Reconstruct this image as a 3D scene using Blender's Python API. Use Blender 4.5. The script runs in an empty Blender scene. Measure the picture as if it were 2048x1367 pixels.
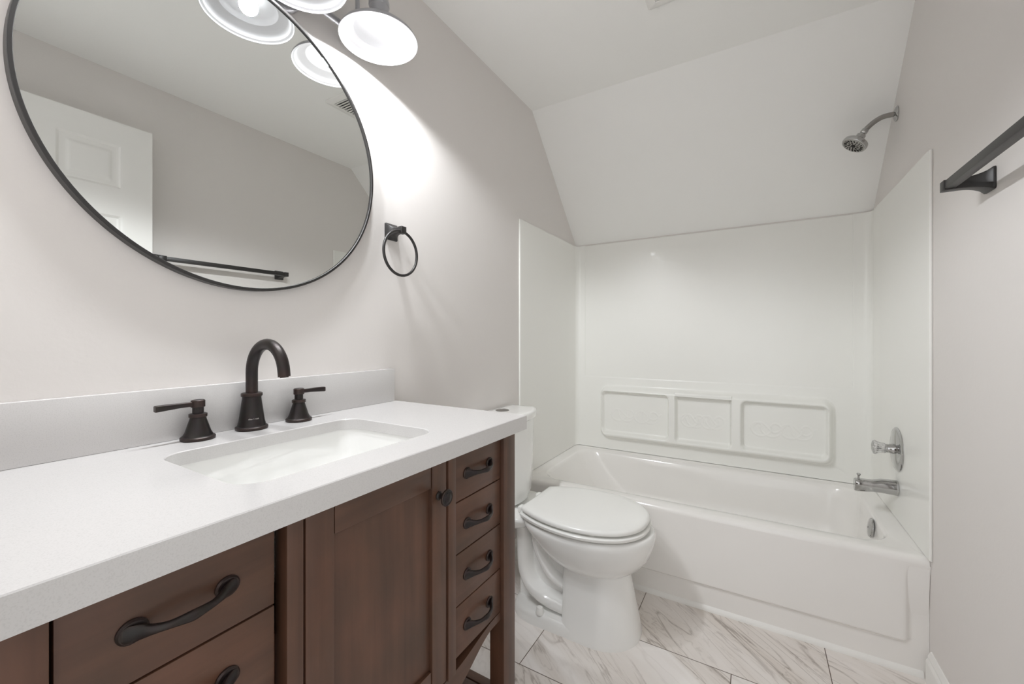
import bpy, bmesh, math
import numpy as np
from mathutils import Vector, Matrix

SC = bpy.context.scene
COL = SC.collection
PI = math.pi

# ------------------------------------------------------------------ camera, world, exposure
F_PX, YAW, HORIZON = 819.2, math.radians(30.78), 672.2      # for a 2048 x 1367 frame
cam_data = bpy.data.cameras.new('camera')
cam_data.sensor_width = 36.0
cam_data.lens = F_PX / 2048 * 36.0
cam_data.shift_y = -(683.5 - HORIZON) / 2048
cam_data.clip_start = 0.01
cam = bpy.data.objects.new('camera', cam_data)
cam.location = (0, 0, 1.11)
cam.rotation_euler = (PI / 2, 0, YAW)
COL.objects.link(cam)
SC.camera = cam

world = bpy.data.worlds.new('world')
SC.world = world
world.use_nodes = True
WORLD_STRENGTH = 0.9
world.node_tree.nodes['Background'].inputs[0].default_value = (0.98, 0.99, 1.0, 1)
world.node_tree.nodes['Background'].inputs[1].default_value = WORLD_STRENGTH

BULB_STRENGTH = 2.6
LAMP_POWER = 22.5
LAMP_DIP = 0.55
SC.view_settings.view_transform = 'Standard'
SC.view_settings.look = 'None'
SC.view_settings.gamma = 1.0
SC.view_settings.use_curve_mapping = False
SC.view_settings.exposure = 0.56
SC.cycles.max_bounces = 14
SC.cycles.diffuse_bounces = 8
SC.cycles.glossy_bounces = 6
SC.cycles.sample_clamp_indirect = 6.0
SC.cycles.caustics_reflective = False
SC.cycles.caustics_refractive = False
# daylight of the adjoining hall enters by the open doorway behind the camera
portal = bpy.data.lights.new('doorway_portal', 'AREA')
portal.shape = 'RECTANGLE'; portal.size, portal.size_y = 0.79, 2.06
portal.cycles.is_portal = True
po = bpy.data.objects.new('doorway_portal', portal)
po.location = (0.01, -0.17, 1.03); po.rotation_euler = (PI / 2, 0, PI)
COL.objects.link(po)

# ------------------------------------------------------------------ materials
def srgb(r, g, b):
    def f(v):
        v /= 255.0
        return v / 12.92 if v <= 0.04045 else ((v + 0.055) / 1.055) ** 2.4
    return (f(r), f(g), f(b), 1.0)

def new_mat(name, color, rough=0.5, metal=0.0, coat=0.0, spec=0.5, bump=None):
    m = bpy.data.materials.new(name)
    m.use_nodes = True
    nt = m.node_tree
    p = nt.nodes['Principled BSDF']
    p.inputs['Base Color'].default_value = color
    p.inputs['Roughness'].default_value = rough
    p.inputs['Metallic'].default_value = metal
    p.inputs['Coat Weight'].default_value = coat
    p.inputs['Coat Roughness'].default_value = 0.05
    p.inputs['Specular IOR Level'].default_value = spec
    if bump:
        scale, strength, dist = bump
        g = nt.nodes.new('ShaderNodeNewGeometry')
        n = nt.nodes.new('ShaderNodeTexNoise')
        n.inputs['Scale'].default_value = scale
        n.inputs['Detail'].default_value = 3
        b = nt.nodes.new('ShaderNodeBump')
        b.inputs['Strength'].default_value = strength
        b.inputs['Distance'].default_value = dist
        nt.links.new(g.outputs['Position'], n.inputs['Vector'])
        nt.links.new(n.outputs['Fac'], b.inputs['Height'])
        nt.links.new(b.outputs['Normal'], p.inputs['Normal'])
    return m

def paint_mat(name, color, color2, rough):
    """wall paint: faint large-scale roller mottling and a fine nap"""
    m = new_mat(name, color, rough, bump=(90, 0.12, 0.002))
    nt = m.node_tree
    p = nt.nodes['Principled BSDF']
    g = nt.nodes.new('ShaderNodeNewGeometry')
    n = nt.nodes.new('ShaderNodeTexNoise')
    n.inputs['Scale'].default_value = 3.0
    n.inputs['Detail'].default_value = 4
    mix = nt.nodes.new('ShaderNodeMix')
    mix.data_type = 'RGBA'
    mix.inputs[6].default_value = color
    mix.inputs[7].default_value = color2
    nt.links.new(g.outputs['Position'], n.inputs['Vector'])
    nt.links.new(n.outputs['Fac'], mix.inputs[0])
    nt.links.new(mix.outputs[2], p.inputs['Base Color'])
    return m

M = {}
M['paint'] = paint_mat('greige_wall_paint', srgb(221, 217, 214), srgb(223, 219, 216), 0.55)
M['ceiling'] = paint_mat('ceiling_paint', srgb(243, 243, 241), srgb(245, 245, 243), 0.6)
M['trim'] = new_mat('white_trim_paint', srgb(236, 235, 232), 0.35)
M['porcelain'] = new_mat('vitreous_china', srgb(238, 238, 236), 0.12, coat=0.6)
M['fibreglass'] = new_mat('gloss_fibreglass', srgb(239, 239, 235), 0.27, coat=0.06, bump=(7, 0.04, 0.004))
M['tub'] = new_mat('tub_enamel', srgb(238, 236, 233), 0.14, coat=0.3)
M['seat'] = new_mat('toilet_seat_plastic', srgb(238, 238, 235), 0.22)
M['chrome'] = new_mat('chrome', (0.50, 0.50, 0.495, 1), 0.07, metal=1.0)
M['nickel'] = new_mat('brushed_nickel', (0.36, 0.35, 0.335, 1), 0.26, metal=1.0)
M['black'] = new_mat('matte_black_metal', srgb(38, 36, 35), 0.38, spec=0.5)
M['fixture'] = new_mat('grey_painted_steel', srgb(168, 168, 172), 0.32, metal=0.3)
M['shade_in'] = new_mat('white_shade_enamel', srgb(212, 212, 214), 0.4)
M['mirror'] = new_mat('silvered_glass', (0.86, 0.875, 0.86, 1), 0.0, metal=1.0)
M['dark'] = new_mat('dark_void', srgb(22, 18, 16), 0.7)
M['duct'] = new_mat('grey_duct', srgb(120, 120, 117), 0.7)
M['logo'] = new_mat('pale_logo_print', srgb(205, 200, 195), 0.5)

def quartz():
    m = new_mat('white_quartz', srgb(234, 232, 231), 0.22, coat=0.15)
    nt = m.node_tree; p = nt.nodes['Principled BSDF']
    g = nt.nodes.new('ShaderNodeNewGeometry')
    n = nt.nodes.new('ShaderNodeTexNoise'); n.inputs['Scale'].default_value = 620; n.inputs['Detail'].default_value = 1
    r = nt.nodes.new('ShaderNodeValToRGB')
    r.color_ramp.elements[0].position = 0.30; r.color_ramp.elements[0].color = srgb(199, 197, 196)
    r.color_ramp.elements[1].position = 0.50; r.color_ramp.elements[1].color = srgb(206, 204, 203)
    nt.links.new(g.outputs['Position'], n.inputs['Vector'])
    nt.links.new(n.outputs['Fac'], r.inputs['Fac'])
    nt.links.new(r.outputs['Color'], p.inputs['Base Color'])
    return m
M['quartz'] = quartz()

def bronze():
    m = new_mat('oil_rubbed_bronze', srgb(52, 46, 44), 0.36, metal=0.55)
    nt = m.node_tree; p = nt.nodes['Principled BSDF']
    g = nt.nodes.new('ShaderNodeNewGeometry')
    r = nt.nodes.new('ShaderNodeValToRGB')                      # worn edges show copper
    e = r.color_ramp.elements
    e[0].position = 0.52; e[0].color = srgb(50, 45, 44)
    e[1].position = 0.68; e[1].color = srgb(92, 70, 62)
    n = nt.nodes.new('ShaderNodeTexNoise'); n.inputs['Scale'].default_value = 60; n.inputs['Detail'].default_value = 3
    mix = nt.nodes.new('ShaderNodeMix'); mix.data_type = 'RGBA'; mix.blend_type = 'MULTIPLY'
    mix.inputs[0].default_value = 0.35
    nt.links.new(g.outputs['Pointiness'], r.inputs['Fac'])
    nt.links.new(g.outputs['Position'], n.inputs['Vector'])
    nt.links.new(r.outputs['Color'], mix.inputs[6])
    nt.links.new(n.outputs['Color'], mix.inputs[7])
    nt.links.new(mix.outputs[2], p.inputs['Base Color'])
    return m
M['bronze'] = bronze()

def wood(name, axis):
    """walnut-stained hardwood with the grain running along one axis ('y' or 'z' or 'x')"""
    m = new_mat(name, srgb(82, 60, 50), 0.42, coat=0.12)
    nt = m.node_tree; p = nt.nodes['Principled BSDF']; L = nt.links.new
    g = nt.nodes.new('ShaderNodeNewGeometry')
    mp = nt.nodes.new('ShaderNodeMapping')
    sc = {'x': (2.2, 42, 42), 'y': (42, 2.2, 42), 'z': (42, 42, 2.2)}[axis]
    mp.inputs['Scale'].default_value = sc
    n1 = nt.nodes.new('ShaderNodeTexNoise'); n1.inputs['Scale'].default_value = 1.0; n1.inputs['Detail'].default_value = 6
    n1.inputs['Distortion'].default_value = 0.4
    n2 = nt.nodes.new('ShaderNodeTexNoise'); n2.inputs['Scale'].default_value = 9.0; n2.inputs['Detail'].default_value = 4
    r1 = nt.nodes.new('ShaderNodeValToRGB')
    r1.color_ramp.elements[0].position = 0.30; r1.color_ramp.elements[0].color = srgb(80, 55, 42)
    r1.color_ramp.elements[1].position = 0.72; r1.color_ramp.elements[1].color = srgb(101, 71, 55)
    r2 = nt.nodes.new('ShaderNodeValToRGB')
    r2.color_ramp.elements[0].position = 0.32; r2.color_ramp.elements[0].color = (0.74, 0.76, 0.74, 1)
    r2.color_ramp.elements[1].position = 0.70; r2.color_ramp.elements[1].color = (1.08, 1.0, 0.97, 1)
    mx = nt.nodes.new('ShaderNodeMix'); mx.data_type = 'RGBA'; mx.blend_type = 'MULTIPLY'; mx.inputs[0].default_value = 1.0
    L(g.outputs['Position'], mp.inputs['Vector']); L(mp.outputs['Vector'], n1.inputs['Vector'])
    L(g.outputs['Position'], n2.inputs['Vector'])
    L(n1.outputs['Fac'], r1.inputs['Fac']); L(n2.outputs['Fac'], r2.inputs['Fac'])
    L(r1.outputs['Color'], mx.inputs[6]); L(r2.outputs['Color'], mx.inputs[7])
    L(mx.outputs[2], p.inputs['Base Color'])
    b = nt.nodes.new('ShaderNodeBump'); b.inputs['Strength'].default_value = 0.08; b.inputs['Distance'].default_value = 0.001
    L(n1.outputs['Fac'], b.inputs['Height']); L(b.outputs['Normal'], p.inputs['Normal'])
    return m
M['wood_v'] = wood('walnut_stain_upright', 'z')
M['wood_h'] = wood('walnut_stain_level', 'y')
M['wood_x'] = wood('walnut_stain_shelf', 'x')

def tile():
    m = new_mat('marble_look_porcelain_tile', srgb(200, 194, 190), 0.3)
    nt = m.node_tree; p = nt.nodes['Principled BSDF']; L = nt.links.new
    def N(t): return nt.nodes.new(t)
    def math_(op, a, b=None, c=None):
        n = N('ShaderNodeMath'); n.operation = op
        for i, v in enumerate((a, b, c)):
            if v is None: continue
            if isinstance(v, (int, float)): n.inputs[i].default_value = v
            else: L(v, n.inputs[i])
        return n.outputs[0]
    g = N('ShaderNodeNewGeometry'); sx = N('ShaderNodeSeparateXYZ'); L(g.outputs['Position'], sx.inputs[0])
    X, Y = sx.outputs[0], sx.outputs[1]
    PY, PX = 0.320, 0.619
    v = math_('DIVIDE', math_('SUBTRACT', Y, 1.206), PY)
    row = math_('FLOOR', v); fv = math_('FRACT', v)
    par = math_('FLOORED_MODULO', row, 2.0)
    u = math_('DIVIDE', math_('SUBTRACT', X, math_('MULTIPLY_ADD', par, 0.280, -0.689)), PX)
    colm = math_('FLOOR', u); fu = math_('FRACT', u)
    du = math_('MULTIPLY', math_('MINIMUM', fu, math_('SUBTRACT', 1.0, fu)), PX)
    dv = math_('MULTIPLY', math_('MINIMUM', fv, math_('SUBTRACT', 1.0, fv)), PY)
    dist = math_('MINIMUM', du, dv)
    grout = math_('LESS_THAN', dist, 0.0014)
    idv = N('ShaderNodeCombineXYZ'); L(row, idv.inputs[0]); L(colm, idv.inputs[1])
    wn = N('ShaderNodeTexWhiteNoise'); wn.noise_dimensions = '2D'; L(idv.outputs[0], wn.inputs['Vector'])
    ws = N('ShaderNodeSeparateColor'); L(wn.outputs['Color'], ws.inputs[0])
    off = N('ShaderNodeVectorMath'); off.operation = 'SCALE'; L(wn.outputs['Color'], off.inputs[0]); off.inputs['Scale'].default_value = 23.0
    add = N('ShaderNodeVectorMath'); add.operation = 'ADD'; L(g.outputs['Position'], add.inputs[0]); L(off.outputs[0], add.inputs[1])
    ang = math_('MULTIPLY_ADD', ws.outputs[1], 0.55, 0.30)          # vein direction of each tile
    rot = N('ShaderNodeVectorRotate'); rot.rotation_type = 'Z_AXIS'; L(add.outputs[0], rot.inputs['Vector']); L(ang, rot.inputs['Angle'])
    mp = N('ShaderNodeMapping'); mp.inputs['Scale'].default_value = (1.5, 8.5, 1); L(rot.outputs[0], mp.inputs['Vector'])
    def noise(vec, scale, detail, dstn):
        n = N('ShaderNodeTexNoise'); n.inputs['Scale'].default_value = scale; n.inputs['Detail'].default_value = detail
        n.inputs['Distortion'].default_value = dstn; L(vec, n.inputs['Vector']); return n.outputs['Fac']
    n1 = noise(mp.outputs[0], 1.1, 7, 1.3)
    n2 = noise(mp.outputs[0], 2.6, 6, 0.9)
    cl = noise(mp.outputs[0], 0.7, 4, 0.6)
    vein = math_('SUBTRACT', 1.0, math_('MINIMUM', math_('DIVIDE', math_('ABSOLUTE', math_('SUBTRACT', n1, 0.5)), 0.035), 1.0))
    vein2 = math_('SUBTRACT', 1.0, math_('MINIMUM', math_('DIVIDE', math_('ABSOLUTE', math_('SUBTRACT', n2, 0.5)), 0.02), 1.0))
    mask = N('ShaderNodeMapRange'); mask.inputs[1].default_value = 0.42; mask.inputs[2].default_value = 0.62; L(cl, mask.inputs[0])
    va = math_('MULTIPLY', math_('POWER', vein, 1.6), math_('MULTIPLY_ADD', mask.outputs[0], 0.62, 0.10))
    vb = math_('MULTIPLY', math_('MULTIPLY', vein2, mask.outputs[0]), 0.32)
    cloud = N('ShaderNodeValToRGB')
    cloud.color_ramp.elements[0].position = 0.36; cloud.color_ramp.elements[0].color = srgb(240, 236, 233)
    cloud.color_ramp.elements[1].position = 0.70; cloud.color_ramp.elements[1].color = srgb(214, 206, 198)
    L(cl, cloud.inputs['Fac'])
    mixv = N('ShaderNodeMix'); mixv.data_type = 'RGBA'; L(math_('MINIMUM', math_('ADD', va, vb), 0.9), mixv.inputs[0])
    L(cloud.outputs['Color'], mixv.inputs[6]); mixv.inputs[7].default_value = srgb(132, 119, 108)
    mixg = N('ShaderNodeMix'); mixg.data_type = 'RGBA'; L(grout, mixg.inputs[0]); L(mixv.outputs[2], mixg.inputs[6])
    mixg.inputs[7].default_value = srgb(100, 88, 78)
    L(mixg.outputs[2], p.inputs['Base Color'])
    rg = N('ShaderNodeMix'); L(grout, rg.inputs[0]); rg.inputs[2].default_value = 0.28; rg.inputs[3].default_value = 0.8
    L(rg.outputs[0], p.inputs['Roughness'])
    return m
M['tile'] = tile()

def emit_mat(name, color, strength):
    m = bpy.data.materials.new(name); m.use_nodes = True
    p = m.node_tree.nodes['Principled BSDF']
    p.inputs['Base Color'].default_value = (0.9, 0.9, 0.9, 1)
    p.inputs['Emission Color'].default_value = color
    p.inputs['Emission Strength'].default_value = strength
    return m
M['bulb'] = emit_mat('lit_bulb', (0.97, 0.985, 1.0, 1), BULB_STRENGTH)

def acrylic():
    m = new_mat('clear_acrylic', (0.93, 0.93, 0.92, 1), 0.06)
    p = m.node_tree.nodes['Principled BSDF']
    p.inputs['Transmission Weight'].default_value = 0.75
    p.inputs['IOR'].default_value = 1.45
    return m
M['acrylic'] = acrylic()

# ------------------------------------------------------------------ mesh helpers (world coordinates)
class MB:
    """collects loose shells and turns them into ONE mesh object"""
    def __init__(self): self.v = []; self.f = []; self.mi = []
    def add(self, verts, faces, mi=0):
        o = len(self.v)
        self.v += [tuple(map(float, p)) for p in verts]
        self.f += [tuple(i + o for i in f) for f in faces]
        self.mi += [mi] * len(faces)
        return self
    def box(self, x0, x1, y0, y1, z0, z1, bev=0.0, mi=0, seg=2):
        bm = bmesh.new(); bmesh.ops.create_cube(bm, size=1.0)
        for v in bm.verts:
            v.co = Vector(((x0 + x1) / 2 + v.co.x * (x1 - x0), (y0 + y1) / 2 + v.co.y * (y1 - y0), (z0 + z1) / 2 + v.co.z * (z1 - z0)))
        if bev > 0:
            bmesh.ops.bevel(bm, geom=list(bm.edges), offset=bev, segments=seg, profile=0.5, affect='EDGES', clamp_overlap=True)
        return self.from_bm(bm, mi)
    def from_bm(self, bm, mi=0):
        bm.verts.index_update()
        self.add([v.co[:] for v in bm.verts], [[v.index for v in f.verts] for f in bm.faces], mi)
        bm.free(); return self
    def loft(self, rings, cap0=True, cap1=True, mi=0, closed=True):
        n = len(rings[0]); vs = [p for r in rings for p in r]; fs = []
        for i in range(len(rings) - 1):
            for j in range(n if closed else n - 1):
                k = (j + 1) % n
                fs.append((i * n + j, i * n + k, (i + 1) * n + k, (i + 1) * n + j))
        if cap0: fs.append(tuple(range(n - 1, -1, -1)))
        if cap1: fs.append(tuple((len(rings) - 1) * n + j for j in range(n)))
        return self.add(vs, fs, mi)
    def lathe(self, prof, origin=(0, 0, 0), axis=(0, 0, 1), seg=40, cap0=True, cap1=True, mi=0):
        """prof: list of (radius, height along axis)"""
        a = Vector(axis).normalized(); q = Vector((0, 0, 1)).rotation_difference(a); o = Vector(origin)
        rings = []
        for r, h in prof:
            rings.append([o + q @ Vector((r * math.cos(t), r * math.sin(t), h)) for t in (2 * PI * k / seg for k in range(seg))])
        return self.loft(rings, cap0, cap1, mi)
    def tube(self, path, rad, seg=16, mi=0, closed=False, flat=None, up=None):
        """sweep a circle (or ellipse: rad entries may be (a, b); a along side, b along up)"""
        P = [Vector(p) for p in path]; n = len(P)
        T = []
        for i in range(n):
            a, b = (P[(i - 1) % n], P[(i + 1) % n]) if closed else (P[max(i - 1, 0)], P[min(i + 1, n - 1)])
            T.append((b - a).normalized())
        U = Vector(up) if up else (Vector((0, 0, 1)) if abs(T[0].z) < 0.9 else Vector((0, 1, 0)))
        rings = []
        for i in range(n):
            if up: U = Vector(up)
            U = (U - T[i] * U.dot(T[i])).normalized(); S = T[i].cross(U)
            r = rad[i] if isinstance(rad, (list, tuple)) else rad
            a, b = r if isinstance(r, (list, tuple)) else (r, r)
            rings.append([P[i] + S * (a * math.cos(t)) + U * (b * math.sin(t)) for t in (2 * PI * k / seg for k in range(seg))])
        if closed:
            rings.append(rings[0]); return self.loft(rings, False, False, mi)
        return self.loft(rings, True, True, mi)
    def grid(self, X, Y, Z, mi=0, flip=False):
        """arrays of equal shape -> quad sheet"""
        a, b = X.shape
        vs = np.stack([X, Y, Z], -1).reshape(-1, 3)
        fs = []
        for i in range(a - 1):
            for j in range(b - 1):
                q = (i * b + j, i * b + j + 1, (i + 1) * b + j + 1, (i + 1) * b + j)
                fs.append(q[::-1] if flip else q)
        return self.add(vs.tolist(), fs, mi)

def catmull(pts, per=8, closed=False):
    P = [np.array(p, float) for p in pts]; out = []
    n = len(P)
    for i in range(n if closed else n - 1):
        p1, p2 = P[i], P[(i + 1) % n]
        p0 = P[i - 1] if (closed or i > 0) else 2 * p1 - p2
        p3 = P[(i + 2) % n] if (closed or i + 2 < n) else 2 * p2 - p1
        for k in range(per):
            t = k / per
            out.append(0.5 * ((2 * p1) + (p2 - p0) * t + (2 * p0 - 5 * p1 + 4 * p2 - p3) * t * t + (3 * p1 - p0 - 3 * p2 + p3) * t ** 3))
    if not closed: out.append(P[-1])
    return out

def rrect(cx, cy, hx, hy, r, per=8):
    """rounded rectangle outline, counter-clockwise, 4*(per+1) points"""
    out = []
    for sx, sy, a0 in ((1, 1, 0), (-1, 1, 90), (-1, -1, 180), (1, -1, 270)):
        for k in range(per + 1):
            a = math.radians(a0 + 90 * k / per)
            out.append((cx + sx * (hx - r) + r * math.cos(a), cy + sy * (hy - r) + r * math.sin(a)))
    return out

def sd_rrect(x, y, cx, cy, hx, hy, r):
    qx = np.abs(x - cx) - hx + r; qy = np.abs(y - cy) - hy + r
    return np.minimum(np.maximum(qx, qy), 0) + np.hypot(np.maximum(qx, 0), np.maximum(qy, 0)) - r

def sstep(a, b, x):
    t = np.clip((x - a) / (b - a), 0, 1); return t * t * (3 - 2 * t)

ORIGIN = {}
def make(name, mb, mats, parent=None, smooth=True, angle=35, mods=None):
    """link the collected shells as one object; vertices are given in world space"""
    mats = mats if isinstance(mats, (list, tuple)) else [mats]
    me = bpy.data.meshes.new(name)
    o0 = ORIGIN.get(parent.name, Vector()) if parent else None
    if parent is None:
        vs = np.array(mb.v); o0 = Vector(((vs[:, 0].min() + vs[:, 0].max()) / 2, (vs[:, 1].min() + vs[:, 1].max()) / 2, vs[:, 2].min()))
    me.from_pydata([(x - o0.x, y - o0.y, z - o0.z) for x, y, z in mb.v], [], mb.f)
    for mt in mats: me.materials.append(mt)
    me.polygons.foreach_set('material_index', mb.mi)
    bm = bmesh.new(); bm.from_mesh(me)
    bmesh.ops.remove_doubles(bm, verts=bm.verts, dist=1e-6)
    bmesh.ops.recalc_face_normals(bm, faces=bm.faces)
    bm.to_mesh(me); bm.free()
    if smooth:
        me.shade_smooth()
        me.set_sharp_from_angle(angle=math.radians(angle))
    ob = bpy.data.objects.new(name, me)
    COL.objects.link(ob)
    if parent:
        ob.parent = parent
    else:
        ob.location = o0
    ORIGIN[ob.name] = o0
    return ob

def tag(o, label=None, cat=None, group=None, kind=None):
    if label: o['label'] = label
    if cat: o['category'] = cat
    if group: o['group'] = group
    if kind: o['kind'] = kind
    return o

def thing(name, loc, label, cat, group=None):
    e = bpy.data.objects.new(name, None); e.empty_display_size = 0.05
    e.location = loc; COL.objects.link(e); ORIGIN[e.name] = Vector(loc)
    return tag(e, label, cat, group)

def struct(name, mb, mat, label, cat, **k):
    return tag(make(name, mb, mat, **k), label, cat, kind='structure')

def copy_part(o, delta, parent):
    """copy a part and its sub-parts, shifted by delta"""
    c = o.copy(); COL.objects.link(c); c.parent = parent
    c.location = Vector(o.location) + Vector(delta)
    for ch in list(o.children):
        d = ch.copy(); COL.objects.link(d); d.parent = c
    return c

# ------------------------------------------------------------------ room dimensions
XL, XR, YB, YF = -1.036, 0.484, 2.577, -0.06
ZC, YS, ZS = 2.323, 1.953, 1.714          # flat ceiling height; where the slope starts; height where it meets the back wall
slope = (ZC - ZS) / (YB - YS)

# ------------------------------------------------------------------ setting
struct('floor', MB().box(XL - .1, XR + .1, YF - .9, YB + .1, -0.08, 0.0), M['tile'], 'floor of veined grey and white marble-look tiles', 'floor')
struct('wall_left', MB().box(XL - .1, XL, YF - .1, YB + .1, 0, ZC + .12), M['paint'], 'greige painted wall behind the mirror and vanity', 'wall')
struct('wall_right', MB().box(XR, XR + .1, YF - .1, YB + .1, 0, ZC + .12), M['paint'], 'greige painted wall carrying the towel bar', 'wall')
struct('wall_back', MB().box(XL, XR, YB, YB + .1, 0, ZS + .05), M['paint'], 'low knee wall behind the bathtub', 'wall')
DX0, DX1, DZ = -0.385, 0.405, 2.06
wf = MB()
wf.box(XL, DX0, YF - .1, YF, 0, ZC); wf.box(DX1, XR, YF - .1, YF, 0, ZC); wf.box(DX0, DX1, YF - .1, YF, DZ, ZC)
struct('wall_front', wf, M['paint'], 'greige painted wall around the doorway', 'wall')
prof = [(YF - .1, ZC), (YS, ZC), (YB + .1, ZC - slope * (YB + .1 - YS)), (YB + .1, ZC + .12), (YF - .1, ZC + .12)]
cb = MB(); n = len(prof)
cb.loft([[(XL, y, z) for y, z in prof], [(XR, y, z) for y, z in prof]])
struct('ceiling', cb, M['ceiling'], 'white ceiling, flat over the vanity and sloping down over the bathtub', 'ceiling', smooth=False)

def profile_run(mb, prof, p0, p1, inward):
    """extrude an (out, up) profile from p0 to p1 along a wall"""
    p0, p1, n_ = Vector(p0), Vector(p1), Vector(inward)
    return mb.loft([[p + n_ * a + Vector((0, 0, b)) for a, b in prof] for p in (p0, p1)])
bprof = [(0, 0), (.015, 0), (.015, .068), (.0135, .072), (.010, .078), (.010, .084), (.007, .092), (.003, .099), (0, .100)]
struct('baseboard_right', profile_run(MB(), bprof, (XR, YF, 0), (XR, 1.815, 0), (-1, 0, 0)), M['trim'], 'white moulded baseboard along the right wall', 'baseboard', angle=20)
struct('baseboard_left', profile_run(MB(), bprof, (XL, 0.0, 0), (XL, 1.83, 0), (1, 0, 0)), M['trim'], 'white moulded baseboard behind the toilet', 'baseboard', angle=20)
TY = 1.822                                    # front plane of the tub
qr = [(0.0, 0)] + [(.020 * math.cos(t), .022 * math.sin(t)) for t in np.linspace(0, PI / 2, 8)]
struct('trim_1', profile_run(MB(), qr, (XL + .015, TY + .022, 0), (XR - .015, TY + .022, 0), (0, -1, 0)), M['trim'], 'white quarter-round trim along the foot of the bathtub', 'trim')

# door leaf, swung open against the right wall (seen in the mirror)
DXF = 0.36
y0, y1, z0, z1 = 0.016, 0.776, 0.012, 2.045
ys = np.linspace(y0, y1, 153); zs = np.linspace(z0, z1, 408)
Yg, Zg = np.meshgrid(ys, zs)
hgt = np.zeros_like(Yg)
for (pa, pb) in ((0.472, 0.668), (0.124, 0.320)):
    for (qa, qb) in ((1.755, 1.945), (0.92, 1.635), (0.20, 0.80)):
        d = sd_rrect(Yg, Zg, (pa + pb) / 2, (qa + qb) / 2, (pb - pa) / 2, (qb - qa) / 2, 0.002)
        h = -0.008 * (1 - sstep(-0.010, 0.0, d)) + 0.006 * (1 - sstep(-0.040, -0.026, d))
        hgt = np.minimum(hgt, h) if False else hgt + h
db = MB()
db.grid(DXF - hgt, Yg, Zg)
db.box(DXF + .012, DXF + .035, y0, y1, z0, z1)
rim = [(DXF, y0, z0), (DXF, y1, z0), (DXF, y1, z1), (DXF, y0, z1)]
db.loft([rim, [(DXF + .012, y, z) for _, y, z in rim]], False, False)
door = struct('door_1', db, M['trim'], 'white six-panel door standing open against the right wall', 'door', angle=25)
kb = MB().lathe([(0, 0), (.030, 0), (.030, .006), (.012, .010), (.010, .03), (.022, .036), (.027, .048), (.022, .058), (0, .062)], (DXF, .72, .96), (-1, 0, 0), cap0=False, cap1=False)
make('door_knob', kb, M['nickel'], door)

# ------------------------------------------------------------------ vanity cabinet
CZ0, CZ1 = 0.862, 0.899
van = thing('vanity_cabinet', (-0.80, 0.497, 0), 'dark brown stained wood bathroom vanity with open slatted shelf and white top', 'cabinet')
FX = -0.553
def leg_mb(ya, yb, xa, xb): return MB().box(xa, xb, ya, yb, 0, CZ0, bev=.0015)
for ya, yb in ((.050, .105), (.888, .944)):
    make('leg', leg_mb(ya, yb, FX - .043, FX), M['wood_v'], van)
    make('leg', leg_mb(ya, yb, -1.018, -.975), M['wood_v'], van)
cc = MB()
cc.box(-.975, FX - .043, .054, .066, .40, CZ0); cc.box(-.975, FX - .043, .928, .940, .40, CZ0)
cc.box(-1.010, -1.000, .105, .888, .40, CZ0); cc.box(-1.000, FX - .05, .105, .888, .400, .412)
cc.box(-1.000, FX - .031, .318, .330, .412, .690); cc.box(-1.000, FX - .031, .676, .688, .412, .690)
make('carcass', cc, M['wood_v'], van)
make('stile', MB().box(FX - .030, FX, .325, .349, .386, CZ0, bev=.001), M['wood_v'], van)
make('stile', MB().box(FX - .030, FX, .669, .694, .386, CZ0, bev=.001), M['wood_v'], van)

# curved skirt below the drawers and door
ysk = np.linspace(.105, .888, 90)
def sk_bot(y):
    d = abs(y - .4965)
    return .330 + (.384 - .330) * float(sstep(.20, .355, d))
def sk_top(y):
    d = abs(y - .4965)
    return .380 + (.404 - .380) * float(sstep(.20, .37, d))
sk = MB(); rings = []
for y in ysk:
    rings.append([(FX - .010, y, sk_bot(y)), (FX - .010, y, sk_top(y)), (FX - .030, y, sk_top(y)), (FX - .030, y, sk_bot(y))])
sk.loft(rings)
make('skirt', sk, M['wood_h'], van, angle=50)
# slatted shelf
sh = MB(); SZ = .175
sh.box(-1.0, FX - .004, .905, .930, SZ - .02, SZ, .001); sh.box(-1.0, FX - .004, .064, .089, SZ - .02, SZ, .001)
yy = np.linspace(.092, .902, 11)
for a, b in zip(yy[:-1], yy[1:]): sh.box(-1.0, FX - .004, a + .0012, b - .0012, SZ - .02, SZ, .001)
sh.box(-.70, -.66, .07, .925, SZ - .045, SZ - .02); sh.box(-.93, -.89, .07, .925, SZ - .045, SZ - .02)
make('shelf', sh, M['wood_x'], van)

def pull_mb(yc, z, xf, L=.117):
    """bow pull: spoon-shaped feet, thin necks, fuller grip"""
    hl = L / 2; mb = MB()
    ctrl = [(-hl + .0045, .0030, .0075, .0022), (-hl + .010, .0055, .0090, .0030), (-hl + .018, .0095, .0080, .0042), (-hl + .026, .0155, .0056, .0044),
            (-hl + .036, .0215, .0044, .0040), (-hl + .046, .0245, .0050, .0040), (0, .0265, .0062, .0042)]
    ctrl = ctrl + [(-a, b, c, d) for a, b, c, d in ctrl[-2::-1]]
    pts = catmull(ctrl, 5)
    path = [(xf + p[1], yc + p[0], z) for p in pts]
    mb.tube(path, [(max(p[3], .001), max(p[2], .001)) for p in pts], 14, up=(0, 0, 1))
    for s in (-1, 1):                                             # half-oval foot plates
        rings = []
        for k, (sc_, x) in enumerate(((1.0, 0.0), (1.0, .0022), (.86, .0042), (.45, .0052))):
            rings.append([(xf + x, yc + s * (hl - .0135) + .0140 * sc_ * math.cos(t), z + .0128 * sc_ * math.sin(t)) for t in np.linspace(0, 2 * PI, 25)[:-1]])
        mb.loft(rings)
    return mb
DXF2 = FX - .010
gap_z = [.858, .7455, .631, .5165, .4045]
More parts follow.
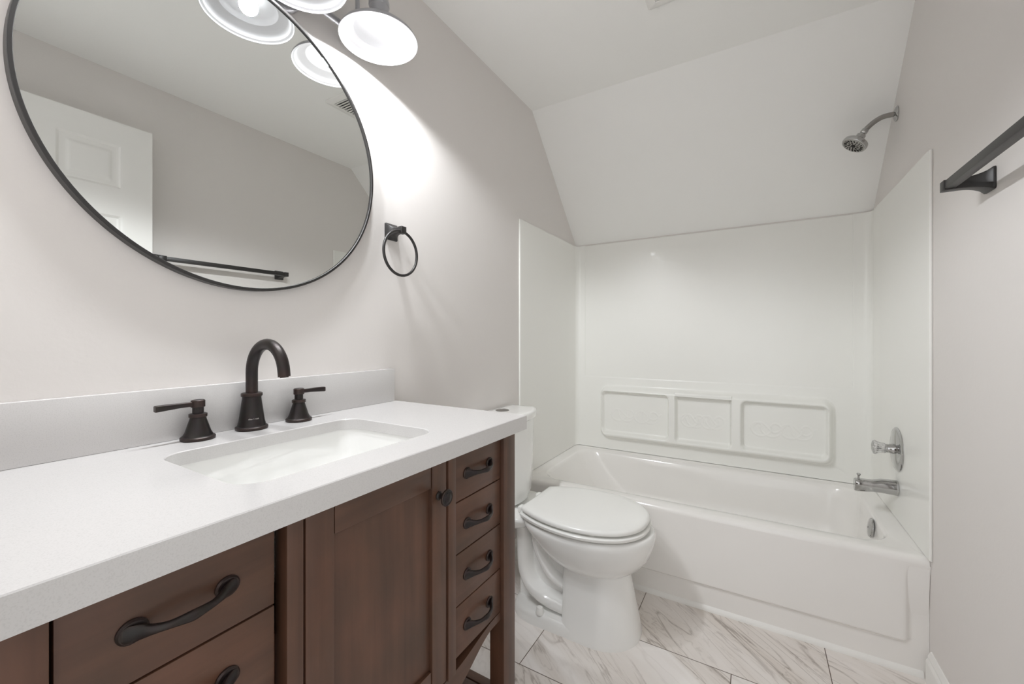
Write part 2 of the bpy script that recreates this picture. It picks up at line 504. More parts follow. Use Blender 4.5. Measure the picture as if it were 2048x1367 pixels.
for (ya, yb) in ((.1092, .3135), (.697, .8855)):
    for i in range(4):
        zt, zb = gap_z[i] - (.0013 if i else 0), gap_z[i + 1] + .0013
        d = make('drawer', MB().box(DXF2 - .019, DXF2, ya, yb, zb, zt, bev=.001), M['wood_h'], van)
        make('drawer_pull', pull_mb((ya + yb) / 2 - .001, (gap_z[i] + gap_z[i + 1]) / 2 - .001, DXF2), M['bronze'], d)
# framed door
dx = FX - .002
dm = MB()
da, dbb, dz0, dz1 = .3535, .6645, .392, .858
dm.box(dx - .020, dx, da, .400, dz0, dz1, .0012); dm.box(dx - .020, dx, .621, dbb, dz0, dz1, .0012)
dm.box(dx - .020, dx - .0015, .4020, .6195, .806, dz1, .0012, mi=1); dm.box(dx - .020, dx - .0015, .4020, .6195, dz0, .440, .0012, mi=1)
dm.box(dx - .016, dx - .009, .396, .625, .436, .810)
door_v = make('cabinet_door', dm, [M['wood_v'], M['wood_h']], van)
kn = MB().lathe([(0.0088, 0), (.0088, .002), (.006, .005), (.0052, .012), (.0075, .0165), (.0150, .0185), (.0168, .0205), (.0168, .0228), (.0150, .0245), (.0128, .0242), (.0120, .0252),
                 (.0100, .0250), (.0092, .0262), (.005, .0275), (.0005, .028)], (dx, .640, .786), (1, 0, 0), 40)
make('door_knob', kn, M['bronze'], door_v)

# ------------------------------------------------------------------ countertop with backsplash
top = thing('countertop', (-0.78, 0.50, CZ0), 'white quartz vanity top with square edges and sink cut-out', 'countertop')
def counter():
    bm = bmesh.new()
    hole = rrect(-.760, .500, .146, .202, .045, 8)
    outer = [(-1.036 + .001, .035), (-.528, .035), (-.528, .964), (-1.036 + .001, .964)]
    mb = MB()
    for z, t in ((CZ1, 1), (CZ1 - .026, -1)):
        pass
    # dense outer ring matched to the hole so the faces bridge cleanly
    N = len(hole); per = N // 4
    def ring_outer(z, x0=-1.035, x1=-.528, y0=.035, y1=.964):
        out = []
        for (px, py) in hole:
            dx_, dy_ = px + .760, py - .500
            sx = ((x1 + .760) if dx_ > 0 else (-.760 - x0)) / max(abs(dx_), 1e-6)
            sy = ((y1 - .500) if dy_ > 0 else (.500 - y0)) / max(abs(dy_), 1e-6)
            k = min(sx, sy)
            out.append([-.760 + dx_ * k, .500 + dy_ * k, z])
        for (cx_, cy_) in ((x1, y1), (x0, y1), (x0, y0), (x1, y0)):   # snap the nearest point to each corner
            i = min(range(N), key=lambda q: (out[q][0] - cx_) ** 2 + (out[q][1] - cy_) ** 2)
            out[i][0], out[i][1] = cx_, cy_
        return out
    zt, zb, zm = CZ1, CZ0, CZ1 - .026
    b = .0015
    H = lambda z, e=0: [(-.760 + (px + .760) * (1 + e / .146), .500 + (py - .5) * (1 + e / .202), z) for px, py in hole]
    rings = [H(zm), H(zt - b), H(zt, b), ring_outer(zt, -1.035, -.528 - b, .035 + b, .964 - b), ring_outer(zt - b), ring_outer(zb)]
    mb.loft(rings, False, False)
    # built-up edge: underside returns, then the thinner slab underside
    inn = ring_outer(zb, -1.035, -.548, .055, .944)
    inn2 = ring_outer(zm, -1.035, -.548, .055, .944)
    mb.loft([ring_outer(zb), inn, inn2, H(zm)], False, False)
    bm.free()
    return mb
make('slab', counter(), M['quartz'], top, angle=30)
make('backsplash', MB().box(-1.0355, -1.0160, .035, .955, CZ1 + .0002, 1.0045, bev=.0012), M['quartz'], top)

# undermount sink
sink = thing('undermount_sink', (-0.76, 0.50, .75), 'white rectangular undermount sink set below the vanity top', 'sink')
sb = MB()
def srect(z, e, r): return [(x, y, z) for x, y in rrect(-.760, .500, .150 + e, .206 + e, r, 8)]
zm = CZ1 - .0262
rings = [srect(zm, .016, .055), srect(zm, 0.001, .048), srect(zm - .006, -.001, .048), srect(zm - .05, -.004, .050), srect(zm - .095, -.012, .055), srect(zm - .118, -.026, .058), srect(zm - .128, -.048, .055),
         srect(zm - .131, -.085, .04), [(-.760 + .024 * math.cos(t), .500 + .024 * math.sin(t), zm - .135) for t in [2 * PI * (k + .5) / 36 for k in range(36)]]]
sb.loft(rings, False, False)
outr = [srect(zm, .016, .055), srect(zm - .012, .016, .055), srect(zm - .012, .010, .05), srect(zm - .10, .004, .055), srect(zm - .145, -.03, .05),
        [(-.760 + .024 * math.cos(t), .500 + .024 * math.sin(t), zm - .150) for t in [2 * PI * (k + .5) / 36 for k in range(36)]]]
sb.loft(outr, False, False)
make('basin', sb, M['porcelain'], sink, angle=50)
make('drain', MB().lathe([(.0235, -.02), (.0235, 0), (.021, .003), (.016, .003), (.014, .001), (.0005, .002)], (-.760, .500, zm - .136), (0, 0, 1)), M['bronze'], sink)

# ------------------------------------------------------------------ widespread faucet
fau = thing('faucet', (-.988, .500, CZ1), 'dark bronze widespread faucet with gooseneck spout and two levers', 'faucet')
sp = MB(); AX = -.990
sp.lathe([(.0315, 0), (.0325, .002), (.0325, .006), (.030, .008), (.0285, .0085), (.0275, .012), (.0255, .020), (.0190, .070), (.0190, .074), (.0215, .0755), (.0215, .0815), (.0190, .083), (.0125, .083)], (AX, .500, CZ1), seg=48)
arc = [(AX, .5, CZ1 + .08), (AX, .5, CZ1 + .105)]
R_, zc_ = .064, 1.0285
for t in np.linspace(PI, math.radians(8), 26): arc.append((AX + R_ + R_ * math.cos(t), .500, zc_ + R_ * math.sin(t)))
arc.append((AX + 2 * R_ + .0012, .5, zc_ - .004))
sp.tube(arc, .0122, 24)
ex = Vector(arc[-1]); dn = (Vector(arc[-1]) - Vector(arc[-3])).normalized()
sp.lathe([(.0085, 0), (.0085, .0025), (.006, .0025)], ex - dn * .0005, dn, 24)
spout = make('spout', sp, M['bronze'], fau)
fc = bpy.data.curves.new('logo', 'FONT'); fc.body = 'allen + roth'; fc.size = .0044; fc.align_x = 'CENTER'; fc.extrude = .0001
fo = bpy.data.objects.new('logo_text', fc); COL.objects.link(fo)
dg = bpy.context.evaluated_depsgraph_get(); dg.update()
lm = bpy.data.meshes.new_from_object(fo.evaluated_get(dg)); bpy.data.objects.remove(fo)
lb = MB(); lv = []
for v in lm.vertices:                                              # wrap the print round the cone, facing the basin
    h = .0245 + v.co.y
    r = .0255 + (.0190 - .0255) * (h - .020) / .05 + .00012 + v.co.z
    a = v.co.x / r + math.radians(-18)
    lv.append((AX + r * math.cos(a), .500 + r * math.sin(a), CZ1 + h))
lb.add(lv, [tuple(p.vertices) for p in lm.polygons])
make('maker_mark', lb, M['logo'], spout, smooth=False)
for s, yc in ((-1, .393), (1, .609)):
    hx = -.985
    hb = MB().lathe([(.0290, 0), (.0300, .002), (.0300, .006), (.0275, .008), (.0262, .0085), (.0245, .0115), (.0220, .016), (.0140, .043), (.0140, .0455), (.0158, .0465), (.0158, .0525), (.0135, .0535), (.0098, .0540), (.0098, .0655), (.0122, .0665), (.0122, .0795), (.0105, .0808), (.0088, .0802), (.0005, .0802)], (hx, yc, CZ1), seg=44)
    hbase = make('handle_base', hb, M['bronze'], fau)
    lv = MB(); rings = []
    for q, hw, hh, zc in ((.006, .0050, .0048, .0728), (.018, .0046, .0046, .0730), (.030, .0050, .0046, .0730), (.050, .0056, .0056, .0725), (.066, .0058, .0062, .0718), (.0700, .0056, .0062, .0716), (.0710, .0050, .0055, .0716)):
        rings.append([(hx + a, yc + s * q, CZ1 + zc + b) for a, b in rrect(0, 0, hw, hh, min(hw, hh) * .45, 3)])
    lv.loft(rings)
    make('lever', lv, M['bronze'], hbase, angle=40)

# ------------------------------------------------------------------ round mirror
MY, MZ, MR = .5065, 1.5775, .3605
mir = thing('wall_mirror', (XL, MY, MZ - MR), 'large round mirror in a thin black metal frame above the vanity', 'mirror')
fr = MB().lathe([(MR - .007, .013), (MR - .007, .0215), (MR - .0062, .0225), (MR - .0008, .0225), (MR, .0215), (MR, .001), (MR - .012, .001)], (XL, MY, MZ), (1, 0, 0), 160, False, False)
make('frame', fr, M['black'], mir, angle=25)
make('mirror_glass', MB().lathe([(MR - .0072, .004), (MR - .0072, .0175)], (XL, MY, MZ), (1, 0, 0), 160), M['mirror'], mir, smooth=False)

# ------------------------------------------------------------------ vanity light
LX, LZ = -.909, 1.939
lights_y = (.327, .562, .797)
vl = thing('vanity_light', (XL, .562, 1.93), 'three-shade vanity light with grey metal shades above the mirror', 'light fixture')
st = []
for sc_, x in ((1.0, .0005), (1.0, .012), (.96, .016), (.80, .018), (.74, .024), (.70, .026)):
    st.append([(XL + x, .562 + a, 1.984 + b) for a, b in rrect(0, 0, .078 * sc_, .046 * sc_, .0455 * sc_, 12)])
make('canopy', MB().loft(st), M['fixture'], vl, angle=40)
BX = -1.000
bar = MB().tube([(BX, lights_y[0] - .012, 1.986), (BX, lights_y[2] + .012, 1.986)], .0085, 16)
bar.lathe([(.012, 0), (.012, .012)], (XL + .024, .562, 1.986), (1, 0, 0), 20)
make('bar', bar, M['fixture'], vl)
for y in lights_y:
    ap = [(BX, y, 1.986), (BX, y, 2.10)] + [((BX + LX) / 2 - (LX - BX) / 2 * math.cos(t), y, 2.125 + .0455 * math.sin(t)) for t in np.linspace(0, PI, 16)] + [(LX, y, 2.10)]
    make('arm', MB().tube(ap, .0062, 14), M['fixture'], vl)
    # stepped bell shade: grey outside, white inside
    outp = [(.0240, .150), (.0255, .146), (.0255, .112), (.0280, .106), (.0280, .096), (.0260, .093), (.0260, .066), (.030, .060), (.046, .0515), (.061, .042), (.066, .034), (.082, .0275), (.090, .0185), (.100, .0125), (.1055, .004), (.106, 0)]
    inp = [(.1045, 0), (.1030, .0030), (.0970, .0050), (.0945, .0110), (.0880, .0170), (.0700, .0225), (.0670, .0245), (.0640, .0335), (.0590, .0385), (.0450, .0490), (.0290, .0575), (.0240, .0640), (.0240, .118), (.0005, .119)]
    sm = MB(); seg = 64
    sm.lathe(outp, (LX, y, LZ), seg=seg, cap1=False, cap0=False, mi=0)
    sm.lathe([outp[-1], inp[0]], (LX, y, LZ), seg=seg, cap0=False, cap1=False, mi=1)
    sm.lathe(inp, (LX, y, LZ), seg=seg, cap0=False, cap1=False, mi=1)
    sm.lathe([(.024, .150), (.0005, .152)], (LX, y, LZ), seg=seg, cap0=False, cap1=False, mi=0)
    shd = make('lamp_shade', sm, [M['fixture'], M['shade_in']], vl, angle=30)
    bb = MB().lathe([(.0120, .112), (.0125, .080), (.0160, .068), (.0205, .056), (.0215, .047), (.0200, .038), (.0150, .032), (.008, .0295), (.0005, .029)], (LX, y, LZ), seg=28)
    make('bulb', bb, M['bulb'], shd)
    # the bulb's light: a filament bulb sends less straight down than sideways
    ld = bpy.data.lights.new('bulb_light', 'SPOT')
    ld.energy = LAMP_POWER; ld.color = (0.945, 0.97, 1.0); ld.shadow_soft_size = .022
    ld.spot_size = math.radians(165); ld.spot_blend = 0.30
    ld.use_nodes = True
    nt = ld.node_tree; em = nt.nodes['Emission']
    tc = nt.nodes.new('ShaderNodeTexCoord'); sx = nt.nodes.new('ShaderNodeSeparateXYZ')
    sq = nt.nodes.new('ShaderNodeMath'); sq.operation = 'MULTIPLY'
    ma = nt.nodes.new('ShaderNodeMath'); ma.operation = 'MULTIPLY_ADD'; ma.inputs[1].default_value = -LAMP_DIP; ma.inputs[2].default_value = 1.0
    nt.links.new(tc.outputs['Normal'], sx.inputs[0])
    nt.links.new(sx.outputs[2], sq.inputs[0]); nt.links.new(sx.outputs[2], sq.inputs[1])
    nt.links.new(sq.outputs[0], ma.inputs[0]); nt.links.new(ma.outputs[0], em.inputs['Strength'])
    lo = bpy.data.objects.new('bulb_light', ld); COL.objects.link(lo)
    lo.location = (LX, y, LZ + .026)

# ------------------------------------------------------------------ towel ring
tr = thing('towel_ring', (XL, .957, 1.30), 'black towel ring on a square mount beside the mirror', 'towel ring')
def flare(mb, x_wall, sgn, yc, zc, hw0, hw1, depth, plate=.006):
    """square wall plate flaring in a curve to a slim square post; sgn = direction into the room"""
    rings = []
    for d, h in ((.0005, hw0), (plate * .7, hw0), (plate, hw0 - .0015)):
        rings.append([(x_wall + sgn * d, yc + a, zc + b) for a, b in rrect(0, 0, h, h, .004, 3)])
    for t in np.linspace(0.12, 1, 12):
        h = hw1 + (hw0 - .003 - hw1) * (1 - t) ** 2.6
        rings.append([(x_wall + sgn * (plate + (depth - plate) * t), yc + a, zc + b) for a, b in rrect(0, 0, h, h, .0025, 3)])
    return mb.loft(rings)
tm = flare(MB(), XL, 1, .957, 1.453, .0265, .0095, .044)
tm.box(XL + .043, XL + .061, .957 - .0105, .957 + .0105, 1.453 - .0115, 1.453 + .0115, .0012)
make('mount', tm, M['black'], tr, angle=40)
rc = (XL + .052, .952, 1.378)
make('ring', MB().tube([(rc[0], rc[1] + .0715 * math.sin(t), rc[2] + .0715 * math.cos(t)) for t in np.linspace(0, 2 * PI, 73)[:-1]], .0045, 14, closed=True, up=(1, 0, 0)), M['black'], tr)

# ------------------------------------------------------------------ towel bar on the right wall
tb = thing('towel_bar', (XR, 1.13, 1.44), 'long square black towel bar on the right wall', 'towel bar')
TBX, TBZ = .402, 1.484
make('bar', MB().box(TBX - .0015, TBX + .0185, .815, 1.441, TBZ - .010, TBZ + .010, .0008), M['black'], tb)
for yc in (.832, 1.430):
    pm = flare(MB(), XR, -1, yc, TBZ, .0265, .0125, .060)
    pm.box(TBX - .003, XR - .058, yc - .0125, yc + .0125, TBZ - .0125, TBZ + .0125, .001)
    make('post', pm, M['black'], tb, angle=40)

# ------------------------------------------------------------------ ceiling exhaust grille
vt = thing('exhaust_vent', (-.236, 1.44, ZC), 'white slatted exhaust fan grille in the ceiling', 'vent')
fv = MB()
def ring_r(hx, hy, r, z): return [(-.236 + a, 1.44 + b, z) for a, b in rrect(0, 0, hx, hy, r, 4)]
fv.loft([ring_r(.106, .121, .006, ZC - .0005), ring_r(.106, .121, .006, ZC - .008), ring_r(.102, .117, .006, ZC - .012), ring_r(.076, .092, .003, ZC - .014), ring_r(.074, .090, .003, ZC - .012), ring_r(.074, .090, .003, ZC - .002)], False, False)
make('vent_frame', fv, M['trim'], vt, angle=40)
sl = MB()
for k in range(11):
    y = 1.44 - .082 + k * .0164
    sl.loft([[(x, y - .0062, ZC - .0125), (x, y - .0056, ZC - .0140), (x, y + .0062, ZC - .0095), (x, y + .0056, ZC - .0080)] for x in (-.236 - .0745, -.236 + .0745)])
make('slats', sl, M['trim'], vt, smooth=False)
make('duct_opening', MB().box(-.236 - .074, -.236 + .074, 1.44 - .09, 1.44 + .09, ZC - .002, ZC - .0004), M['duct'], vt, smooth=False)

# ------------------------------------------------------------------ toilet
TYC = 1.540
toi = thing('toilet', (-.68, TYC, 0), 'white two-piece toilet with closed elongated lid between vanity and bathtub', 'toilet')
half = [(-.800, .128), (-.765, .150), (-.71, .174), (-.65, .190), (-.585, .197), (-.52, .193), (-.46, .177), (-.405, .148), (-.365, .104), (-.343, .055), (-.336, .0)]
def egg(grow=0.0, z=0.0, x_back=None, n=56):
    c = catmull(half, 8)
    up = [(x, y) for x, y in c]
    xs = [p[0] for p in up]; cx_ = -.57
    pts = []
    for x, y in up:
        pts.append((cx_ + (x - cx_) * (1 + grow / .235), y * (1 + grow / .197)))
    if x_back is not None: pts = [(max(x, x_back), y) for x, y in pts]
    full = [(x, TYC - y, z) for x, y in pts] + [(x, TYC + y, z) for x, y in pts[-2::-1]]
    return full
bowl = MB()
def ring_b(z, xb, xm, xf, hw, nb=2.6, nf=2.0, n=64):
    out = []
    for k in range(n):
        t = 2 * PI * k / n; c, s = math.cos(t), math.sin(t)
        e = nf if c > 0 else nb
        cx_ = math.copysign(abs(c) ** (2 / e), c); sy = math.copysign(abs(s) ** (2 / e), s)
        out.append((xm + cx_ * ((xf - xm) if c > 0 else (xm - xb)), TYC + sy * hw, z))
    return out
# bowl proper
bowl.loft([ring_b(.392, -.800, -.57, -.330, .178), ring_b(.392, -.815, -.57, -.322, .187), ring_b(.386, -.822, -.57, -.317, .192), ring_b(.374, -.822, -.57, -.315, .194), ring_b(.362, -.815, -.57, -.316, .192),
           ring_b(.335, -.785, -.57, -.322, .186), ring_b(.300, -.75, -.565, -.335, .172), ring_b(.265, -.71, -.56, -.360, .150), ring_b(.240, -.685, -.555, -.388, .124), ring_b(.224, -.66, -.55, -.410, .104), ring_b(.20, -.64, -.55, -.43, .09)])
# front pedestal, flaring to the floor, square-cut at the back
ped = []
for z, xb, xf, hw in ((.262, -.638, -.412, .104), (.225, -.638, -.407, .106), (.17, -.637, -.397, .113), (.11, -.635, -.385, .124), (.05, -.632, -.373, .138), (.012, -.630, -.365, .146), (.0, -.630, -.365, .146)):
    ped.append(ring_b(z, xb, -.52, xf, hw, nb=9.0, nf=2.15))
bowl.loft(ped)
# foot plinth behind the pedestal
bowl.loft([ring_b(z, xb, -.70, -.50, hw, nb=3.2, nf=4) for z, xb, hw in ((0, -.860, .146), (.030, -.860, .146), (.042, -.852, .138), (.046, -.84, .126))])
# trapway
trap = catmull([(-.765, TYC, .33), (-.755, TYC, .27), (-.725, TYC, .212), (-.685, TYC, .168), (-.62, TYC, .145)], 7)
bowl.tube(trap, [(.030, .096)] * len(trap), 28, up=(0, 1, 0))
trap2 = catmull([(-.820, TYC, .34), (-.816, TYC, .25), (-.808, TYC, .17), (-.780, TYC, .115), (-.725, TYC, .082), (-.660, TYC, .072), (-.600, TYC, .070)], 7)
bowl.tube(trap2, [(.042, .108 + .010 * k / len(trap2)) for k in range(len(trap2))], 28, up=(0, 1, 0))
bowl.loft([[(a, TYC + b, z) for a, b in rrect(-.74, 0, .11, .060, .02, 5)] for z in (.03, .35)])
# deck that carries the tank
bowl.loft([[(a, TYC + b, z) for a, b in rrect(-.895, 0, .120 - e, .150 - e, .05, 6)] for z, e in ((.335, .03), (.355, .008), (.378, 0.0), (.388, .002), (.392, .008))])
body = make('bowl', bowl, M['porcelain'], toi, angle=55)
for s in (-1, 1):
    make('bolt_cap', MB().lathe([(.0165, 0), (.0160, .004), (.0135, .018), (.0105, .0235), (.0005, .0255)], (-.716, TYC + s * .128, .044), seg=28), M['seat'], toi)
seat = MB()
seat.loft([egg(-.002, .4005), egg(.003, .4012), egg(.004, .403), egg(.004, .4105), egg(.002, .4128), egg(-.004, .4138)])
make('seat', seat, M['seat'], toi, angle=40)
lid = MB()
lid.loft([egg(-.005, .4220), egg(-.002, .4224), egg(-.001, .4250), egg(-.001, .432), egg(-.004, .4365), egg(-.012, .4395), egg(-.04, .4410), egg(-.12, .4418)])
lid.box(-.812, -.795, TYC - .115, TYC + .115, .397, .425, .004)
make('lid', lid, M['seat'], toi, angle=40)
for s in (-1, 1):
    make('hinge', MB().box(-.836, -.806, TYC + s * .078 - .016, TYC + s * .078 + .016, .392, .418, .006, seg=3), M['seat'], toi)
for bx, by, z_a, z_b in ((-.43, .124, .391, .401), (-.49, .165, .413, .423)):
    for sg in (-1, 1):
        make('bumper', MB().box(bx - .0075, bx + .0075, TYC + sg * by - .006, TYC + sg * by + .006, z_a, z_b), M['seat'], toi, smooth=False)
TKY = 1.535
def tank_out(z, xb, xf, bow, hw, r=.035):
    """back straight along the wall, bowed front with rounded corners"""
    pts = [(xb, -hw)]
    pts += [(xf - bow - r + r * math.sin(a), -hw + r - r * math.cos(a)) for a in np.linspace(0, PI / 2 * .82, 7)]
    ymax = -pts[-1][1]; x_c = pts[-1][0]
    mid = [(xf - (xf - x_c) * (yy_ / ymax) ** 2, yy_) for yy_ in np.linspace(-ymax, ymax, 19)[1:-1]]
    left = pts; right = [(x, -y) for x, y in pts[::-1]]
    return [(x, TKY + y, z) for x, y in left + mid + right]
tk = MB()
tk.loft([tank_out(.396, -1.005, -.872, .030, .130), tank_out(.402, -1.012, -.860, .030, .142), tank_out(.43, -1.015, -.853, .030, .152), tank_out(.60, -1.018, -.850, .030, .163), tank_out(.744, -1.020, -.848, .030, .168)])
make('tank', tk, M['porcelain'], toi, angle=40)
tl = MB()
tl.loft([tank_out(.747, -1.022, -.846, .030, .170), tank_out(.749, -1.025, -.840, .030, .175), tank_out(.772, -1.025, -.840, .030, .175), tank_out(.779, -1.022, -.844, .030, .171), tank_out(.7825, -1.014, -.853, .030, .162), tank_out(.7835, -.99, -.88, .03, .13)])
tlid = make('tank_lid', tl, M['porcelain'], toi, angle=40)
make('flush_button', MB().lathe([(.030, 0), (.030, .002), (.027, .0036), (.0005, .0038)], (-.962, 1.532, .7828), seg=32), M['nickel'], tlid)

# ------------------------------------------------------------------ bathtub
tub = thing('bathtub', (-.276, 2.19, 0), 'white alcove bathtub with panelled apron across the end of the room', 'bathtub')
RZ = .390
tbm = MB()
TX0, TX1, TYB = XL + .0004, XR - .0004, YB - .003
cx_, cy_ = (TX0 + TX1) / 2, (TY + TYB) / 2
def ring_t(z, x0, x1, y0, y1, r): return [(x, y, z) for x, y in rrect((x0 + x1) / 2, (y0 + y1) / 2, (x1 - x0) / 2, (y1 - y0) / 2, r, 12)]
rings = [ring_t(.20, TX0, TX1, TY + .012, TYB, .004), ring_t(RZ - .022, TX0, TX1, TY, TYB, .004), ring_t(RZ - .010, TX0, TX1, TY + .003, TYB, .004), ring_t(RZ - .003, TX0 + .001, TX1 - .001, TY + .010, TYB, .004), ring_t(RZ, TX0 + .002, TX1 - .002, TY + .020, TYB - .002, .004),
         ring_t(RZ, -.968, .418, 1.890, 2.515, .110), ring_t(RZ - .004, -.960, .412, 1.898, 2.508, .108), ring_t(RZ - .016, -.950, .406, 1.906, 2.500, .105), ring_t(RZ - .06, -.920, .402, 1.915, 2.492, .11),
         ring_t(.22, -.83, .388, 1.930, 2.470, .12), ring_t(.13, -.74, .368, 1.950, 2.44, .13), ring_t(.095, -.70, .34, 1.985, 2.40, .12), ring_t(.085, -.62, .28, 2.05, 2.33, .10)]
tbm.loft(rings, False, True)
# apron: a raised panel over a recessed foot and end borders
nx, nz = 240, 120
xs = np.linspace(TX0, TX1, nx); zs = np.linspace(0, RZ - .022, nz)
Xg, Zg = np.meshgrid(xs, zs)
d = sd_rrect(Xg, Zg, (-.98 + .427) / 2, .60, (.427 + .98) / 2, .60 - .105, .012)
Yg = TY + .012 * sstep(-.004, .010, d)
Yg[-1, :] = TY
top_fade = sstep(.30, RZ - .022, Zg)
Yg = Yg * (1 - top_fade) + TY * top_fade
tbm.grid(Xg, Yg, Zg)
make('tub_body', tbm, M['tub'], tub, angle=45)
ov = MB().lathe([(.0375, 0), (.0375, .003), (.035, .006), (.020, .0095), (.0005, .0105)], (.397, 2.150, .342), (-1, 0, .12), 36)
ov.lathe([(.004, .009), (.004, .0115), (.0005, .012)], (.397, 2.150, .342), (-1, 0, .12), 12)
make('overflow_plate', ov, M['chrome'], tub)
make('drain', MB().lathe([(.034, 0), (.034, .003), (.026, .005), (.0005, .005)], (.22, 2.19, .0855), seg=32), M['chrome'], tub)

# ------------------------------------------------------------------ tub surround
ST, SZ0 = 1.706, .392
sur = thing('tub_surround', (-.276, 2.30, SZ0), 'glossy white three-piece tub surround with moulded soap ledge', 'tub surround')
PT = .008
def side_panel(xw, sgn):
    """side piece that turns the corner in a radius and laps onto the back wall"""
    r = .032; yb = YB - .0005
    pts = [(xw + sgn * .0008, 1.806), (xw + sgn * PT * .6, 1.8045), (xw + sgn * PT, 1.809)]
    pts += [(xw + sgn * PT, y) for y in np.linspace(1.85, yb - PT - r, 6)]
    pts += [(xw + sgn * (PT + r - r * math.cos(a)), yb - PT - r + r * math.sin(a)) for a in np.linspace(0, PI / 2, 9)[1:]]
    lap = .062 if sgn > 0 else .070
    pts += [(xw + sgn * (PT + lap - .002), yb - PT), (xw + sgn * (PT + lap), yb - PT * .6), (xw + sgn * (PT + lap), yb)]
    pts += [(xw + sgn * .0008, yb)]
    z = [SZ0, ST - .003, ST]
    mb = MB()
    cxm = xw + sgn * .0008
    rings = [[(x, y, SZ0) for x, y in pts], [(x, y, ST) for x, y in pts]]
    mb.loft(rings)
    return mb
make('side_panel', side_panel(XL, 1), M['fibreglass'], sur, angle=30)
make('side_panel', side_panel(XR, -1), M['fibreglass'], sur, angle=30)
xa, xb = XL + PT + .060, XR - PT - .068
# back piece: a flat upper sheet, a slightly thicker lower sheet and the soap ledge as one moulded height field
bx0, bx1 = xa, xb
nx, nz = 520, 150
xs = np.linspace(bx0, bx1, nx); zs = np.linspace(SZ0, .93, nz)
Xg, Zg = np.meshgrid(xs, zs)
def ridge_h():
    h = np.full_like(Xg, .0065)
    h = h + .0018 * (1 - sstep(.846, .850, Zg))                                   # lower sheet steps out
    lx0, lx1, lz0, lz1 = -.862, .335, .462, .798
    d = sd_rrect(Xg, Zg, (lx0 + lx1) / 2, (lz0 + lz1) / 2, (lx1 - lx0) / 2, (lz1 - lz0) / 2, .055)
    ledge = .050 * (1 - sstep(-.030, .004, d))
    h = h + ledge
    niches = ((-.845, -.437, .500, .766, .030), (-.405, -.113, .500, .780, .020), (-.072, .308, .500, .764, .030))
    for x0, x1, z0_, z1_, r in niches:
        dn_ = sd_rrect(Xg, Zg, (x0 + x1) / 2, (z0_ + z1_) / 2, (x1 - x0) / 2, (z1_ - z0_) / 2, r)
        inner = 1 - sstep(-.014, .002, dn_)
        h = h - .041 * inner
    # bar lip across the top of the middle bay
    lip = (1 - sstep(.0, .004, np.abs(Xg + .259) - .146)) * (1 - sstep(.009, .016, np.abs(Zg - .772)))
    h = np.maximum(h, .0065 + .055 * lip)
    # shallow scrollwork cast into the back of each bay
    def curve(pts):
        best = np.full_like(Xg, 9.0)
        for (px, pz) in pts: best = np.minimum(best, np.hypot(Xg - px, Zg - pz))
        return best
    for x0, x1, z0_, z1_, r in niches:
        cxn, czn, w, hh = (x0 + x1) / 2, (z0_ + z1_) / 2 - .005, (x1 - x0) / 2, (z1_ - z0_) / 2
        pts = []
        for sgn, ox in ((1, -.55), (-1, -.2), (1, .15), (-1, .5)):
            for t in np.linspace(0.25, 3.0, 46):
                rr = .008 + .0175 * t
                pts.append((cxn + ox * w + sgn * rr * math.cos(t * 2.1), czn + rr * math.sin(t * 2.1)))
        for t in np.linspace(-.75, .75, 60):
            pts.append((cxn + t * w, czn + .024 * math.sin(t * 9.0)))
        m = (Xg > x0) & (Xg < x1) & (Zg > z0_) & (Zg < z1_)
        h = h + np.where(m, .0016 * np.exp(-(curve(pts) / .0034) ** 2), 0)
    return h
H = ridge_h()
bk = MB()
bk.grid(Xg, (YB - .0006) - H, Zg)
zt = .93
bk.loft([[(x, YB - .0006 - .0065, zt), (x, YB - .0006 - .0065, ST - .002), (x, YB - .0006 - .004, ST), (x, YB - .0006, ST), (x, YB - .0006, SZ0)] for x in (bx0, bx1)], False, False, closed=False)
make('back_panel', bk, M['fibreglass'], sur, angle=50)

# ------------------------------------------------------------------ shower head
SY = 2.19
sho = thing('shower_head', (XR, SY, 1.86), 'chrome shower head on a bent arm below the sloped ceiling', 'shower head')
make('flange', MB().lathe([(.029, 0), (.029, .003), (.025, .007), (.014, .011), (.0005, .0115)], (XR - .0003, SY, 1.998), (-1, 0, 0), 36), M['chrome'], sho)
arm = catmull([(XR - .002, SY, 1.998), (.455, SY, 1.998), (.436, SY, 1.995), (.415, SY, 1.984), (.398, SY, 1.970), (.386, SY, 1.957)], 6)
make('arm', MB().tube(arm, .0098, 18), M['nickel'], sho)
ax = Vector((-.40, -.10, -.60)).normalized()
j = Vector((.386, SY, 1.957))
hd = MB()
hd.lathe([(.0105, -.004), (.0125, 0), (.0125, .012), (.0095, .016), (.0125, .020), (.0165, .024), (.0185, .040), (.022, .046), (.040, .052), (.0445, .056), (.0455, .060), (.0455, .068), (.0440, .071), (.0405, .0715)], j, ax, 48)
head = make('head', hd, M['chrome'], sho, angle=28)
fm = MB(); fcn = j + ax * .0716
q = Vector((0, 0, 1)).rotation_difference(ax)
fm.lathe([(.0400, -.001), (.0400, .0006), (.038, .0014), (.0005, .0018)], fcn, ax, 40, mi=0)
for k in range(18):
    a = 2 * PI * k / 18
    for r0, r1 in ((.013, .021), (.026, .035)):
        if r0 > .02 or k % 2 == 0:
            p0 = fcn + q @ Vector((r0 * math.cos(a), r0 * math.sin(a), .0018)); p1 = fcn + q @ Vector((r1 * math.cos(a + .12), r1 * math.sin(a + .12), .0016))
            fm.tube([p0, p1], .0017, 8, mi=1)
fm.lathe([(.008, .001), (.008, .003), (.0005, .0035)], fcn, ax, 20, mi=1)
tabd = q @ Vector((0, 1, 0)); tabd = tabd if tabd.z < 0 else -tabd
make('spray_face', fm, [M['nickel'], M['dark']], head)
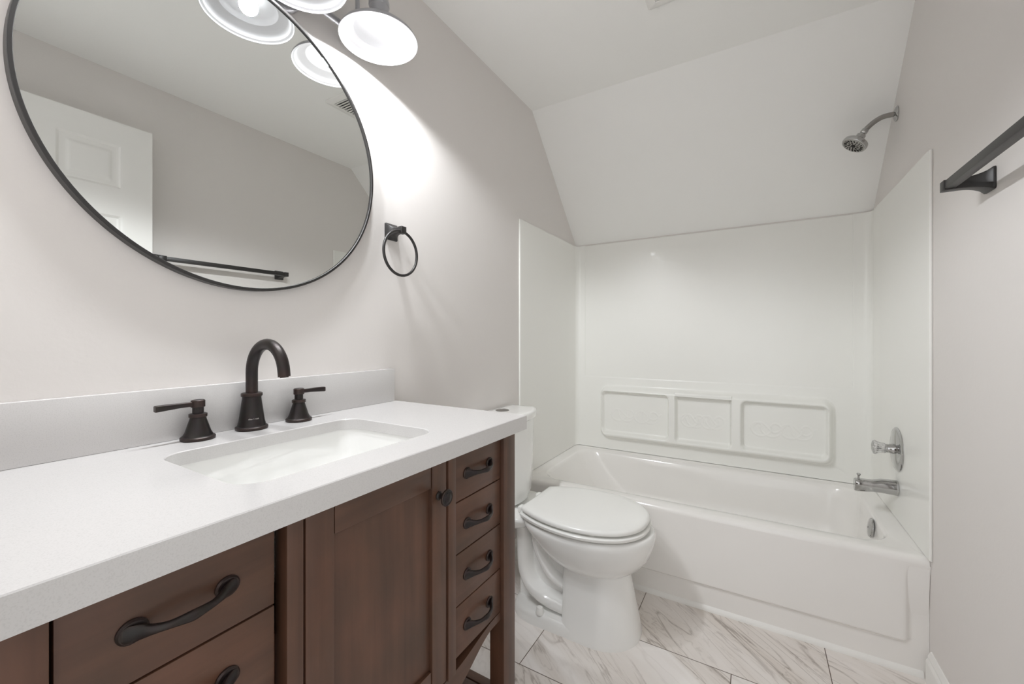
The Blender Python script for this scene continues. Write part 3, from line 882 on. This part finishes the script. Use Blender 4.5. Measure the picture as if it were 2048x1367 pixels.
make('selector_tab', MB().tube([fcn + tabd * .040 - ax * .006, fcn + tabd * .0535 - ax * .004], .0042, 12), M['nickel'], head)

# ------------------------------------------------------------------ tub valve and spout
PX_ = XR - PT
val = thing('tub_valve', (PX_, 2.15, .585), 'round chrome tub valve plate with clear faceted knob', 'valve')
make('escutcheon', MB().lathe([(.0850, 0), (.0850, .002), (.0815, .0055), (.070, .0085), (.045, .0115), (.030, .0125), (.0005, .013)], (PX_, 2.15, .668), (-1, 0, 0), 64), M['chrome'], val)
make('valve_stem', MB().lathe([(.020, .011), (.019, .022), (.0165, .026), (.0165, .036), (.0005, .036)], (PX_, 2.15, .668), (-1, 0, 0), 36), M['chrome'], val)
km = MB()
rings = []
for h, r, fl in ((.034, .0150, 0), (.038, .0200, .10), (.050, .0205, .12), (.060, .0235, .14), (.068, .0285, .12), (.073, .0260, .08), (.076, .018, 0)):
    rings.append([(PX_ - h, 2.15 + r * (1 - fl * (k % 2)) * math.cos(2 * PI * k / 24), .668 + r * (1 - fl * (k % 2)) * math.sin(2 * PI * k / 24)) for k in range(24)])
km.loft(rings)
make('knob', km, M['acrylic'], val, smooth=False)
tsp = thing('tub_spout', (PX_, 2.15, .47), 'chrome tub spout with diverter pin below the valve', 'spout')
zc = .518
sm = MB(); rings = []
for h, ry, ru, rd in ((.0002, .0270, .028, .032), (.004, .0275, .0285, .0325), (.008, .0265, .0275, .031), (.05, .0255, .026, .029), (.075, .0240, .018, .030), (.095, .0235, .017, .034), (.118, .0235, .0165, .036), (.128, .0225, .0155, .036), (.132, .019, .012, .033)):
    rings.append([(PX_ - h, 2.15 + ry * math.cos(t), zc + (ru if math.sin(t) > 0 else rd) * math.sin(t)) for t in np.linspace(0, 2 * PI, 37)[:-1]])
sm.loft(rings)
make('spout_body', sm, M['chrome'], tsp, angle=40)
make('diverter_pin', MB().lathe([(.0035, 0), (.0035, .012), (.0065, .016), (.0070, .020), (.0055, .0225), (.0005, .023)], (PX_ - .118, 2.15, zc + .014), seg=20), M['chrome'], tsp)
